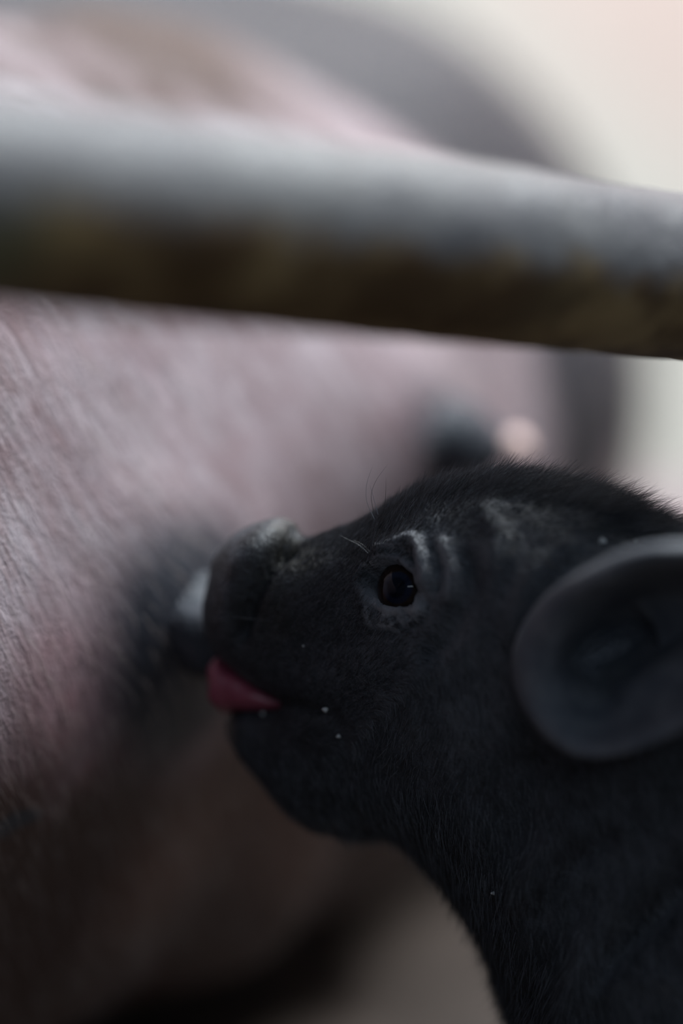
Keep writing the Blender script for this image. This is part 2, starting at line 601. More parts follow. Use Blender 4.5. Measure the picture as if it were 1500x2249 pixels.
# ------------------------------------------------------------------ the rail
RA = unproj(0, 441, 0.452)[0]
RB = unproj(1500, 607, 0.590)[0]
rd = (RB - RA); rlen = np.linalg.norm(rd); rd /= rlen
R_PIPE = 0.0203
p0, p1 = RA - rd * 0.42, RB + rd * 0.75
n_st, n_sg = 260, 64
sx = np.cross(rd, [0, 0, 1.0]); sx /= np.linalg.norm(sx); sy = np.cross(sx, rd)
V, U = [], []
for i in range(n_st):
    c = p0 + (p1 - p0) * i / (n_st - 1)
    for j in range(n_sg):
        a = 2 * math.pi * j / n_sg
        V.append(c + (sx * math.cos(a) + sy * math.sin(a)) * R_PIPE)
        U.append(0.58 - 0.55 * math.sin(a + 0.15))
V = np.array(V)
rad = (V - p0) - ((V - p0) @ rd)[:, None] * rd
V += rad / R_PIPE * (0.00022 * value_noise(V, 60, 8) + 0.0003 * value_noise(V, 14, 9))[:, None]
rail = bpy.data.objects.new('crate_rail', None)
COL.objects.link(rail)
tag(rail, 'grey and rust-brown metal crate pipe crossing above the piglet', 'rail')
pipe = make_mesh('pipe', V, ring_faces(n_st, n_sg, cap0=True, cap1=True), M_PIPE, rail)
set_attr(pipe, 'under', U)


def tube(name, a, b, r, mat, parent, seg=32, attr=True):
    a, b = np.asarray(a, float), np.asarray(b, float)
    d = (b - a) / np.linalg.norm(b - a)
    x = np.cross(d, [0.3, 1, 0.2]); x /= np.linalg.norm(x); y = np.cross(d, x)
    V = []
    prof = [(0, r * 0.93), (0.004, r), (1 - 0.004, r), (1, r * 0.93)]
    for s, rr in prof:
        for k in range(seg):
            t_ = 2 * math.pi * k / seg
            V.append(a + (b - a) * s + (x * math.cos(t_) + y * math.sin(t_)) * rr)
    o = make_mesh(name, V, ring_faces(4, seg, cap0=True, cap1=True), mat, parent)
    if attr:
        set_attr(o, 'under', np.full(len(V), 0.45))
    return o


for e in (p0 + rd * 0.03, p1 - rd * 0.03):
    tube('post', (e[0], e[1], 0.0), (e[0], e[1], e[2] + 0.20), 0.021, M_PIPE, rail)
    tube('clamp', e - rd * 0.028, e + rd * 0.028, 0.0255, M_CLAMP, rail, attr=False)

# ------------------------------------------------------------------ the piglet
YAW = math.radians(18.0)
EA = np.array([math.cos(YAW), -math.sin(YAW), 0.0])     # towards the rump
EB = np.array([-math.sin(YAW), -math.cos(YAW), 0.0])    # towards the near side
EC = np.array([0.0, 0.0, 1.0])
EYE_PX = (872.0, 1289.0)
HALF_EYE = 0.0215
ORG = unproj(*EYE_PX, 0.600)[0] - EB * HALF_EYE


def abc_to_world(A):
    b = A[:, 1:2] + head_tilt(A[:, 2:3])
    return ORG + (A[:, :1] * EA + b * EB + A[:, 2:3] * EC) * 0.001


def head_tilt(c):
    # the crown leans a little towards the near side
    return 0.15 * (10.0 * np.log1p(np.exp(np.clip((c + 40.0) / 10.0, -40, 40))) - 40.0)


def world_to_abc(P):
    A = (P - ORG) @ np.stack([EA, EB, EC], 1) * 1000  
    A[:, 1] -= head_tilt(A[:, 2])
    return A


def px_to_ac(px, py):
    """pixel -> point of the sagittal plane, millimetres"""
    ray = unproj(px, py, np.ones(np.size(px))) - CAM
    s = ((ORG - CAM) @ EB) / (ray @ EB)
    q = CAM + ray * s[:, None] - ORG
    return np.stack([q @ EA, q @ EC], 1) * 1000


def near_px(A):
    """pixels of the near-side twin of each point"""
    B = A.copy(); B[:, 1] = np.abs(B[:, 1])
    x, y, d = proj(abc_to_world(B))
    return np.stack([x, y], 1)


OUT = [(462, 1408), (449, 1385), (447, 1330), (456, 1270), (478, 1215), (515, 1174), (555, 1154), (595, 1149), (625, 1158), (645, 1174),
       (668, 1184), (720, 1172), (780, 1154), (830, 1130), (880, 1102), (940, 1076), (1010, 1058), (1080, 1050), (1150, 1052), (1230, 1068),
       (1320, 1094), (1420, 1134), (1500, 1174), (1650, 1260), (1900, 1400), (2300, 1540), (2700, 1660), (2950, 1820), (3040, 2050),
       (2980, 2300), (2800, 2450), (2400, 2530), (1900, 2560), (1500, 2560), (1260, 2480), (1160, 2340), (1120, 2220), (1075, 2090),
       (1022, 2000), (962, 1925), (900, 1868), (845, 1838), (765, 1843), (702, 1836), (642, 1808), (592, 1760), (552, 1712), (522, 1680),
       (502, 1645), (488, 1612), (492, 1582), (510, 1564), (540, 1557), (575, 1556), (606, 1547), (590, 1528), (556, 1508), (520, 1478), (490, 1445), (470, 1425)]
WID = [(480, 1280, 13, 15), (560, 1230, 15.5, 15), (560, 1400, 14, 15), (640, 1250, 15, 18), (700, 1350, 17.5, 20), (760, 1220, 18, 21), (870, 1290, 21.5, 24),
       (900, 1120, 20, 23), (1000, 1200, 26, 26), (1100, 1350, 32, 29), (1000, 1500, 31.5, 29), (850, 1550, 26.5, 26), (700, 1550, 19, 20), (560, 1650, 11, 13),
       (650, 1760, 14, 16), (800, 1750, 20, 20), (950, 1750, 27, 26), (1100, 1700, 32, 30), (1200, 1500, 34, 31), (1300, 1200, 32, 29), (1300, 1900, 36, 36),
       (1450, 1600, 38, 36), (1200, 2100, 33, 32), (1500, 2200, 44, 42), (2000, 2000, 54, 50), (2600, 2100, 53, 50), (1450, 1250, 35, 33)]
op = catmull(OUT, 6, closed=True)
oac = px_to_ac(op[:, 0], op[:, 1])
wc = np.array(WID, float)
wac = np.concatenate([px_to_ac(wc[:, 0], wc[:, 1]), wc[:, 2:]], 1)
G = 1.0
a0, c0 = oac.min(0) - 12
a1, c1 = oac.max(0) + 12
gx = np.arange(a0, a1, G); gz = np.arange(c0, c1, G)
GX, GZ = np.meshgrid(gx, gz, indexing='ij')
PG = np.stack([GX.ravel(), GZ.ravel()], 1)
D2 = poly_dist(PG, oac, True)
D2 = np.where(inside(PG, oac), D2, -D2).reshape(GX.shape)


def blur(A, it):
    for _ in range(it):
        A = np.pad(A, 1, mode='edge')
        A = (A[:-2, 1:-1] + 2 * A[1:-1, 1:-1] + A[2:, 1:-1]) * 0.25
        A = np.pad(A, 1, mode='edge')
        A = (A[1:-1, :-2] + 2 * A[1:-1, 1:-1] + A[1:-1, 2:]) * 0.25
    return A


DB = blur(D2, 40)
DB1 = blur(D2, 2)
tt = sstep(2.0, 11.0, D2)
DS = DB1 * (1 - tt) + DB * tt
WR = blend_field(PG, wac, 14.0)
WG = WR[:, 0].reshape(GX.shape); RG = WR[:, 1].reshape(GX.shape)


def bil(A, P):
    u = np.clip((P[:, 0] - a0) / G, 0, A.shape[0] - 1.001); w = np.clip((P[:, 1] - c0) / G, 0, A.shape[1] - 1.001)
    i = u.astype(int); j = w.astype(int); u = u - i; w = w - j
    return A[i, j] * (1 - u) * (1 - w) + A[i + 1, j] * u * (1 - w) + A[i, j + 1] * (1 - u) * w + A[i + 1, j + 1] * u * w


CF = -ORG[2] * 1000          # floor level in piglet millimetres
LEGS = []
fa = px_to_ac([1560.], [2450.])[0]; ha = px_to_ac([2700.], [2350.])[0]
for s in (1, -1):
    LEGS += [((fa[0], 24 * s, fa[1] + 25), (fa[0] + 4, 26 * s, (fa[1] + CF) / 2), 19, 11), ((fa[0] + 4, 26 * s, (fa[1] + CF) / 2), (fa[0] - 2, 26 * s, CF + 9), 11, 8.5),
             ((ha[0], 26 * s, ha[1] + 20), (ha[0] - 8, 29 * s, ha[1] - 20), 27, 15), ((ha[0] - 8, 29 * s, ha[1] - 20), (ha[0] + 14, 29 * s, (ha[1] + CF) / 2), 15, 9.5),
             ((ha[0] + 14, 29 * s, (ha[1] + CF) / 2), (ha[0] + 8, 29 * s, CF + 9), 9.5, 8.5)]


def field(A):
    P = A[:, [0, 2]]
    d = bil(DS, P); W = bil(WG, P); R = bil(RG, P)
    u = 1 - np.minimum(d / R, 1.0)
    F = np.minimum(R, W) * (np.sqrt(u * u + (A[:, 1] / W) ** 2 + 1e-9) - 1)
    for p, q, r0, r1 in LEGS:
        p = np.array(p); q = np.array(q); pq = q - p
        tl = np.clip(((A - p) @ pq) / (pq @ pq), 0, 1)
        Fl = np.linalg.norm(A - p - tl[:, None] * pq, axis=1) - (r0 + (r1 - r0) * tl)
        k = 8.0
        h = np.clip(0.5 + 0.5 * (F - Fl) / k, 0, 1)
        F = F * (1 - h) + Fl * h - k * h * (1 - h)
    return F


def surface_nets(f, org, h):
    s = f < 0
    nx, ny, nz = f.shape
    cs = np.zeros((nx - 1, ny - 1, nz - 1), np.int8)
    acc = np.zeros((nx - 1, ny - 1, nz - 1, 3), np.float32); cnt = np.zeros((nx - 1, ny - 1, nz - 1), np.float32)
    sl = lambda o, n: slice(o, n - 1 + o)
    corners = [(i, j, k) for i in (0, 1) for j in (0, 1) for k in (0, 1)]
    for o in corners:
        cs += s[sl(o[0], nx), sl(o[1], ny), sl(o[2], nz)]
    act = (cs > 0) & (cs < 8)
    I = np.argwhere(act)
    acc = np.zeros((len(I), 3)); cnt = np.zeros(len(I))
    for ca in corners:
        for axn in range(3):
            if ca[axn]:
                continue
            cb = list(ca); cb[axn] = 1
            fa_ = f[I[:, 0] + ca[0], I[:, 1] + ca[1], I[:, 2] + ca[2]]
            fb_ = f[I[:, 0] + cb[0], I[:, 1] + cb[1], I[:, 2] + cb[2]]
            m = (fa_ < 0) != (fb_ < 0)
            tq = np.where(m, fa_ / np.where(fa_ == fb_, 1, fa_ - fb_), 0)
            pt = np.array(ca, float)[None] + np.zeros((len(I), 3)); pt[:, axn] = tq
            acc[m] += pt[m]; cnt[m] += 1
    vid = np.full(act.shape, -1, np.int64); vid[act] = np.arange(len(I))
    V = org + (I + acc / cnt[:, None]) * h
    F = []
    for axn in range(3):
        o1, o2 = (axn + 1) % 3, (axn + 2) % 3
        n = [nx, ny, nz]
        sa = [slice(1, n[k] - 1) for k in range(3)]; sa[axn] = slice(0, n[axn] - 1)
        sb = list(sa); sb[axn] = slice(1, n[axn])
        A, B = s[tuple(sa)], s[tuple(sb)]
        E = np.argwhere(A != B)
        fl = A[E[:, 0], E[:, 1], E[:, 2]]
        E = E + np.array([0 if k == axn else 1 for k in range(3)])
        q = []
        for d1, d2 in ((-1, -1), (0, -1), (0, 0), (-1, 0)):
            c = E.copy(); c[:, o1] += d1; c[:, o2] += d2
            q.append(vid[c[:, 0], c[:, 1], c[:, 2]])
        q = np.stack(q, 1)
        q[~fl] = q[~fl][:, ::-1]
        F.append(q)
    return V, np.concatenate(F)


H = 1.7
xs = np.arange(a0, a1, H); ys = np.arange(-68, 68 + H, H); zs = np.arange(min(c0, CF - 4), c1, H)
vol = np.empty((len(xs), len(ys), len(zs)), np.float32)
YY, ZZ = np.meshgrid(ys, zs, indexing='ij')
yz = np.stack([YY.ravel(), ZZ.ravel()], 1)
for i0 in range(0, len(xs), 16):
    xx = xs[i0:i0 + 16]
    A = np.concatenate([np.repeat(xx, len(yz))[:, None], np.tile(yz, (len(xx), 1))], 1)
    f_ = field(A)
    # nothing outside the outline grid except the legs
    vol[i0:i0 + len(xx)] = f_.reshape(len(xx), len(ys), len(zs))
PV, PF = surface_nets(vol, np.array([xs[0], ys[0], zs[0]]), H)


def newton(A, it=3):
    for _ in range(it):
        F = field(A)
        e = 0.25
        g = np.stack([field(A + np.eye(3)[k] * e) - field(A - np.eye(3)[k] * e) for k in range(3)], 1) / (2 * e)
        gn = (g * g).sum(1)
        st = np.clip(F / np.maximum(gn, 0.05), -1.0, 1.0)
        A = A - g * st[:, None]
    return A


def subdivide_where(V, Fc, mask):
    """quads/tris: split every edge of the marked faces, fans for the neighbours"""
    bm = bmesh.new()
    vs_ = [bm.verts.new(p) for p in V]
    for f in Fc:
        try:
            bm.faces.new([vs_[i] for i in f])
        except ValueError:
            pass
    bm.faces.ensure_lookup_table()
    es = set()
    for f in bm.faces:
        if all(mask[v_.index] for v_ in f.verts):
            es.update(f.edges)
    bmesh.ops.subdivide_edges(bm, edges=list(es), cuts=1, use_grid_fill=True)
    bm.verts.index_update()
    V2 = np.array([v_.co[:] for v_ in bm.verts]); F2 = [[v_.index for v_ in f.verts] for f in bm.faces]
    bm.free()
    return V2, F2


def index_bm(V, F, fn):
    q = near_px(V)
    return fn(q)


PV = newton(PV, 2)
q = near_px(PV)
mk = (q[:, 0] < 1600) & (q[:, 1] < 2330) & (q[:, 1] > 900)
mk = mk & (PV[:, 1] > -6)
bmv, bmf = subdivide_where(PV, PF, mk)
q = near_px(bmv)
mk = (q[:, 0] < 1080) & (q[:, 1] < 1640) & (q[:, 1] > 1100) & (bmv[:, 1] > 3)
bmv, bmf = subdivide_where(bmv, bmf, mk)
q = near_px(bmv)
mk = (q[:, 0] > 770) & (q[:, 0] < 1020) & (q[:, 1] < 1410) & (q[:, 1] > 1170) & (bmv[:, 1] > 3)
bmv, bmf = subdivide_where(bmv, bmf, mk)
PV, PF = newton(bmv, 3), bmf

tmp = bpy.data.meshes.new('tmp')
tmp.from_pydata([tuple(p) for p in PV], [], PF)
tmp.update()
pn = np.empty(len(PV) * 3, np.float32); tmp.vertices.foreach_get('normal', pn); pn = pn.reshape(-1, 3).astype(float)
bpy.data.meshes.remove(tmp)
if (pn[:, 1] * PV[:, 1]).sum() < 0:
    PF = [f[::-1] for f in PF]; pn = -pn

# sculpting: folds and creases, (points in photo pixels, width px, height mm)
EYE_RIM = [(784, 1265), (806, 1246), (838, 1238), (868, 1239), (890, 1249), (904, 1271), (911, 1296), (905, 1315), (884, 1327), (856, 1329), (834, 1323), (815, 1308), (800, 1292), (788, 1279)]
STROKES = [
    ([(800, 1249), (830, 1234), (870, 1231), (905, 1247), (925, 1285)], 9, 0.8),
    ([(852, 1212), (880, 1210), (896, 1222), (906, 1240), (918, 1270)], 5, -1.1),
    ([(835, 1208), (862, 1200), (900, 1184), (921, 1194), (931, 1230), (941, 1272)], 14, 1.9),
    ([(940, 1190), (953, 1230), (957, 1262), (956, 1295)], 7, -1.5),
    ([(975, 1195), (991, 1230), (997, 1262), (990, 1312)], 15, 1.4),
    ([(1022, 1230), (1030, 1290), (1010, 1345), (985, 1400), (950, 1430)], 24, -1.7),
    ([(921, 1300), (938, 1332)], 7, -1.2),
    ([(812, 1288), (824, 1320), (848, 1337), (880, 1342), (914, 1334)], 8, 0.9),
    ([(806, 1308), (815, 1334), (840, 1353), (880, 1359), (905, 1352)], 4.5, -0.9),
    ([(836, 1366), (878, 1371), (910, 1355), (928, 1338)], 7, 0.8),
    ([(798, 1388), (840, 1391), (880, 1385), (912, 1367), (935, 1350)], 7, -0.8),
    ([(803, 1281), (804, 1282)], 4, -0.9),
    ([(800, 1300), (806, 1330), (802, 1360)], 6, 0.35),
    ([(810, 1290), (812, 1312)], 3, -0.4),
    ([(632, 1208), (612, 1226), (588, 1252), (562, 1300), (541, 1360), (530, 1398)], 13, -5.0),
    ([(605, 1170), (550, 1215), (512, 1285), (497, 1360)], 34, 2.4),
    ([(480, 1420), (520, 1440), (570, 1480)], 22, 0.9),
    ([(600, 1547), (680, 1558), (735, 1580)], 10, -1.5),
    ([(540, 1590), (600, 1590), (680, 1610)], 22, 1.0),
    ([(745, 1590), (750, 1680), (720, 1780)], 18, -0.9),
    ([(690, 1500), (780, 1480), (880, 1470)], 50, 1.3),
    ([(1060, 1120), (1090, 1170), (1085, 1240)], 20, 0.9),
    ([(1120, 1130), (1135, 1200), (1110, 1290)], 16, -0.8),
    ([(1240, 1205), (1180, 1260), (1140, 1330), (1125, 1400)], 22, 1.5),
    ([(1270, 1215), (1215, 1275), (1180, 1340)], 14, -1.2),
    ([(1100, 1640), (1060, 1740), (1050, 1830)], 35, 1.5),
    ([(1170, 1680), (1150, 1790), (1120, 1880)], 28, -1.6),
    ([(1130, 1980), (1190, 1890), (1260, 1820)], 24, 1.9),
    ([(1180, 2010), (1240, 1930), (1330, 1850)], 26, -1.9),
    ([(1240, 2260), (1290, 2090), (1380, 1970), (1520, 1840)], 34, 3.0),
    ([(1300, 2240), (1340, 2120), (1430, 2020), (1540, 1920)], 24, -2.2),
    ([(1320, 2190), (1380, 2150), (1470, 2160)], 26, 1.6),
    ([(1160, 2180), (1200, 2060), (1280, 1960)], 24, -1.2),
    ([(1010, 1600), (990, 1700), (1000, 1800)], 40, 1.1),
]
q = near_px(PV)
disp = np.zeros(len(PV))
vis = (q[:, 0] < 1650) & (q[:, 1] < 2400)
for pts, w, hgt in STROKES:
    p = catmull(pts, 5)
    lo, hi = p.min(0) - 3 * w, p.max(0) + 3 * w
    k = np.where(vis & (q > lo).all(1) & (q < hi).all(1))[0]
    dd = poly_dist(q[k], p)
    if p[:, 0].min() > 780 and p[:, 0].max() < 1040 and p[:, 1].max() < 1440:
        hgt = hgt * 1.35
    disp[k] += hgt * np.exp(-(dd / w) ** 2)
# soft irregularity of young loose skin
wr = PV * np.array([0.001, 0.001, 0.001])
disp += 0.22 * value_noise(wr, 95, 21) * sstep(560, 900, q[:, 0]) + 0.5 * value_noise(wr, 40, 22) * sstep(900, 1150, q[:, 0])
# the eye opening
er = catmull(EYE_RIM, 5, True)
k = np.where((q[:, 0] > 740) & (q[:, 0] < 970) & (q[:, 1] > 1190) & (q[:, 1] < 1380))[0]
ed = poly_dist(q[k], er, True); ein = inside(q[k], er)
sd = np.where(ein, -ed, ed)
disp[k] -= 5.0 * sstep(3.0, -5.0, sd)
eye_surface = PV[k[np.argmin(((q[k] - np.array(EYE_PX)) ** 2).sum(1) + 1e6 * (PV[k][:, 1] < 0))]].copy()
eye_normal = pn[k[np.argmin(((q[k] - np.array(EYE_PX)) ** 2).sum(1) + 1e6 * (PV[k][:, 1] < 0))]].copy()
# the hollow of the ear
disp -= 26.0 * np.exp(-((((q[:, 0] - 1350) / 135) ** 2 + ((q[:, 1] - 1420) / 112) ** 2)) ** 2)
# nostrils in the snout plate
disc_c = px_to_ac([470.], [1290.])[0]
for s in (1, -1):
    nd = np.linalg.norm(PV - np.array([disc_c[0] - 1, 5.2 * s, disc_c[1] + 2]), axis=1)
    disp -= 2.6 * np.exp(-(nd / 2.8) ** 2)
PV = PV + pn * disp[:, None]

piglet = make_mesh('piglet', abc_to_world(PV), PF, M_PIG)
tag(piglet, 'black piglet in profile suckling, snout pressed to the sow', 'pig')


def region(fn):
    return np.clip(fn(q[:, 0], q[:, 1]), 0, 1)


def ell(x, y, cx, cy, rx, ry, soft=0.35):
    return sstep(1 + soft, 1 - soft, np.sqrt(((x - cx) / rx) ** 2 + ((y - cy) / ry) ** 2))


groove = np.array(STROKES[14][0], float)
gline = np.interp(q[:, 1], groove[:, 1], groove[:, 0])
nose = sstep(6, -10, q[:, 0] - gline) * sstep(1410, 1395, q[:, 1])
set_attr(piglet, 'nose', nose)
bare = np.maximum.reduce([ell(q[:, 0], q[:, 1], 868, 1300, 75, 78), 0.9 * ell(q[:, 0], q[:, 1], 955, 1235, 65, 90, 0.5), 0.45 * ell(q[:, 0], q[:, 1], 1180, 1280, 190, 190, 0.6),
                          0.45 * ell(q[:, 0], q[:, 1], 1020, 1480, 220, 220, 0.7), 0.4 * ell(q[:, 0], q[:, 1], 1380, 2080, 220, 260, 0.7)])
set_attr(piglet, 'bare', bare)
lid = np.zeros(len(q))
for pts, w, h_ in (([(806, 1296), (824, 1324), (848, 1340), (880, 1345), (914, 1336)], 11, 1.0), ([(836, 1367), (878, 1371), (910, 1355), (930, 1336)], 9, 0.8),
                   ([(808, 1240), (838, 1226), (872, 1224), (905, 1240)], 9, 0.55), ([(862, 1200), (900, 1186), (921, 1196), (932, 1230), (941, 1272)], 17, 0.9),
                   ([(980, 1200), (994, 1240), (992, 1300)], 15, 0.6), ([(798, 1300), (803, 1340), (815, 1370)], 10, 0.6)):
    k = np.where((q[:, 0] > 740) & (q[:, 0] < 1060) & (q[:, 1] > 1130) & (q[:, 1] < 1430))[0]
    lid[k] = np.maximum(lid[k], h_ * np.exp(-(poly_dist(q[k], catmull(pts, 5)) / w) ** 2))
set_attr(piglet, 'lid', lid)
set_attr(piglet, 'lip', ell(q[:, 0], q[:, 1], 490, 1615, 22, 55, 0.6))
set_attr(piglet, 'tan', np.maximum(ell(q[:, 0], q[:, 1], 650, 1215, 70, 50, 0.6), 0.5 * ell(q[:, 0], q[:, 1], 600, 1330, 60, 90, 0.6)) * 0.6)

# eyeballs
def eyeball(sign):
    c = eye_surface.copy(); nrm = eye_normal.copy()
    r = 8.4
    c = c - nrm * (r - 0.8) - np.array([1.1, 0, 0])
    if sign < 0:
        c[1] *= -1; nrm[1] *= -1
    V = []
    nlat, nlon = 60, 64
    for i in range(nlat):
        th = math.pi * (i + 0.02) / (nlat - 0.96)
        for j in range(nlon):
            ph = 2 * math.pi * j / nlon
            x, y, z = math.sin(th) * math.cos(ph), math.sin(th) * math.sin(ph), math.cos(th)
            bulge = 1 + 0.045 * math.exp(-(th / 0.5) ** 2)
            V.append((x * r * bulge * 0.001, y * r * bulge * 0.001, z * r * bulge * 0.001))
    o = make_mesh('eyeball', V, ring_faces(nlat, nlon, cap0=True, cap1=True), M_EYE, piglet)
    wpos = abc_to_world(c[None])[0]
    look = EA * (nrm[0] + 0.16) + EB * nrm[1] + EC * (nrm[2] - 0.02)
    o.location = wpos
    o.rotation_euler = Vector(look).to_track_quat('Z', 'Y').to_euler()
    o['label'] = 'dark glossy wet eye'
    return o


eyeball(1); eyeball(-1)

# ears: a cupped bowl that opens sideways, its tip towards the rump
def ear(sign):
    def ring(pts, n=64):
        p = catmull(pts, 10, True)
        # resample by arc length, starting at the first point
        s = np.concatenate([[0], np.cumsum(np.linalg.norm(np.diff(np.concatenate([p, p[:1]]), axis=0), axis=1))])
        pe = np.concatenate([p, p[:1]])
        u = np.linspace(0, s[-1], n, endpoint=False)
        return np.stack([np.interp(u, s, pe[:, k]) for k in range(p.shape[1])], 1)

    # (px, py, lateral mm)
    base = ring([(1165, 1450, 29), (1185, 1360, 29), (1260, 1310, 30), (1360, 1310, 31), (1440, 1380, 32), (1430, 1500, 32), (1340, 1570, 31), (1220, 1540, 29)])
    outer = ring([(1120, 1455, 38), (1160, 1350, 39), (1250, 1270, 41), (1420, 1200, 44), (1600, 1210, 48), (1680, 1400, 46), (1480, 1600, 46), (1250, 1635, 42), (1148, 1562, 39)])
    rim0 = ring([(1135, 1470, 46), (1185, 1345, 47), (1280, 1255, 54), (1480, 1185, 60), (1820, 1260, 60), (1760, 1420, 64), (1490, 1615, 63), (1275, 1675, 57), (1165, 1592, 51)])
    rim1 = ring([(1175, 1480, 49), (1215, 1370, 50), (1300, 1283, 57), (1480, 1215, 63), (1790, 1275, 61), (1730, 1410, 64), (1480, 1590, 62), (1295, 1650, 57), (1200, 1577, 52)])
    in1 = ring([(1215, 1480, 47), (1240, 1390, 48), (1320, 1312, 49), (1480, 1250, 53), (1700, 1300, 54), (1650, 1400, 54), (1460, 1550, 53), (1315, 1605, 49), (1240, 1555, 48)])
    in2 = ring([(1240, 1470, 40), (1255, 1410, 38), (1330, 1345, 34), (1450, 1300, 36), (1590, 1330, 46), (1570, 1400, 45), (1430, 1500, 43), (1310, 1540, 39)])
    in3 = ring([(1255, 1460, 30), (1268, 1425, 28), (1325, 1385, 24), (1400, 1360, 25), (1470, 1365, 28), (1460, 1410, 30), (1380, 1470, 30), (1305, 1495, 28)])
    in4 = ring([(1285, 1450, 22), (1292, 1438, 22), (1320, 1420, 20), (1350, 1412, 20), (1375, 1415, 20), (1372, 1428, 21), (1345, 1448, 22), (1308, 1460, 22)])
    keys = np.stack([base, outer, rim0, rim1, in1, in2, in3, in4])
    n = keys.shape[1]
    rings = np.stack([catmull(keys[:, j], 4) for j in range(n)], 1)
    flat = rings.reshape(-1, 3)
    # px at the ear's own lateral offset -> piglet millimetres
    ray = unproj(flat[:, 0], flat[:, 1], np.ones(len(flat))) - CAM
    off = flat[:, 2] * 0.001
    s_ = (((ORG - CAM) @ EB) + off) / (ray @ EB)
    Q = CAM + ray * s_[:, None] - ORG
    A = np.stack([Q @ EA, Q @ EB, Q @ EC], 1) * 1000
    u = flat[:, :2]
    # the inner fold of the ear
    fold = catmull([(1360, 1500), (1430, 1465), (1520, 1420), (1620, 1380)], 5)
    inner = np.repeat(np.arange(rings.shape[0]) >= 15, n)
    A[:, 1] += np.where(inner, 4.5 * np.exp(-(poly_dist(u, fold) / 32) ** 2), 0)
    A[:, 1] += 0.5 * value_noise(A * 0.001, 60, 31)
    depth = np.repeat(np.linspace(0, 1, rings.shape[0]), n)
    if sign < 0:
        A[:, 1] *= -1
        A[:, 2] -= 14
    f = ring_faces(rings.shape[0], n, cap1=True)
    if sign < 0:
        f = [k[::-1] for k in f]
    o = make_mesh('ear', abc_to_world(A), f, M_PIG, piglet)
    for nm in ('nose', 'lip', 'tan', 'lid'):
        set_attr(o, nm, np.zeros(len(A)))
    set_attr(o, 'bare', np.full(len(A), 1.0))
    return o


e1 = ear(1)
e1['label'] = 'cupped dark grey ear, nearest the camera'
ear(-1)

# tongue curled round the teat
def tongue():
    pts = [(640, 1545, 5, 4, 2.0), (600, 1540, 6, 5, 3.2), (555, 1528, 6.5, 6.0, 5.0), (515, 1517, 7, 6.0, 6.5), (497, 1511, 7, 6.0, 7.6), (478, 1510, 6.5, 6, 8.0), (466, 1514, 4.5, 5, 6.6), (460, 1520, 1.0, 3, 2.4)]
    pr = catmull(pts, 5)
    ac = px_to_ac(pr[:, 0], pr[:, 1])
    V = []
    n = 40
    for (a_, c_), row in zip(ac, pr):
        for j in range(n):
            t_ = 2 * math.pi * j / n
            V.append((a_ - 0.12 * row[4] * math.sin(t_) + 0.5 * math.sin(5 * t_), math.cos(t_) * row[3] * 1.55, c_ + math.sin(t_) * row[4]))
    V = np.array(V)
    V += (0.3 * value_noise(V * 0.001, 120, 41))[:, None]
    o = make_mesh('tongue', abc_to_world(V), ring_faces(len(pr), n, cap0=True, cap1=True), M_TONGUE, piglet)
    o['label'] = 'pink tongue curled around the teat'


tongue()

# hooves
for s in (1, -1):
    for a_, b_ in ((fa[0] - 2, 26 * s), (ha[0] + 8, 29 * s)):
        V = []
        for zz, rr in ((0, 9.5), (5, 9.3), (10, 8.6), (11.5, 7.5)):
            for j in range(20):
                t_ = 2 * math.pi * j / 20
                notch = 1 - 0.22 * math.exp(-((t_ - math.pi) / 0.25) ** 2)
                V.append((a_ - 2 + (11 - zz) * -0.25 + rr * math.cos(t_) * 1.15 * notch, b_ + rr * math.sin(t_), CF + 0.3 + zz))
        make_mesh('hoof', abc_to_world(np.array(V)), ring_faces(4, 20, cap0=True, cap1=True), M_HOOF, piglet)

# ------------------------------------------------------------------ piglet hair
v, nr, t = tri_data(piglet)
DIRS = [(560, 1450, 15, .5, 2.2), (500, 1600, -60, .5, 2.0), (620, 1230, 25, .5, 2.5), (700, 1380, 52, .35, 3.4), (640, 1330, 40, .4, 3.0), (760, 1220, 40, .5, 3.4), (780, 1170, 45, .7, 3.6), (880, 1110, 62, .9, 5.5),
        (1000, 1060, 52, .9, 6.0), (1150, 1045, 38, .8, 7.0), (1300, 1085, 27, .7, 8.0), (1480, 1160, 18, .6, 8.5), (800, 1480, 45, .3, 3.6), (900, 1600, -115, .3, 4.5),
        (650, 1560, 60, .3, 3.0), (650, 1700, -70, .35, 4.0), (700, 1830, -60, .5, 4.0), (850, 1840, -65, .6, 5.5), (950, 1930, -80, .7, 6.0), (1080, 2130, -95, .7, 6.5), (1200, 1950, -90, .3, 5.0),
        (1000, 1300, -30, .2, 2.5), (1100, 1200, -10, .25, 3.5), (1300, 1250, -10, .25, 4.0), (1050, 1500, -70, .25, 4.0), (1300, 1800, -70, .3, 5.0), (1500, 2100, -60, .3, 6.0), (2200, 1800, -15, .3, 7.0)]
qv = near_px(world_to_abc(v))
Av = world_to_abc(v)
bald = np.maximum.reduce([nose, ell(q[:, 0], q[:, 1], 862, 1296, 78, 70, 0.15), ell(q[:, 0], q[:, 1], 940, 1240, 50, 70, 0.3) * 0.85,
                          ell(q[:, 0], q[:, 1], 1290, 1450, 160, 170, 0.1)])
ww = np.clip(1 - bald, 0, 1)
side = np.where(Av[:, 1] > -8, 1.0, 0.12)
frame = np.where((qv[:, 0] < 1620) & (qv[:, 1] < 2350), 1.0, 0.10)
ridge = 1 + 2.5 * sstep(14, 4, np.abs(Av[:, 1])) * sstep(1250, 1130, qv[:, 1])
face = 1 + 1.2 * ell(qv[:, 0], qv[:, 1], 720, 1380, 220, 260, 0.5)
CNT = 70000
P, N = scatter(v, nr, t, CNT, ww * side * frame * ridge * face)
A = world_to_abc(P)
pq = near_px(A)
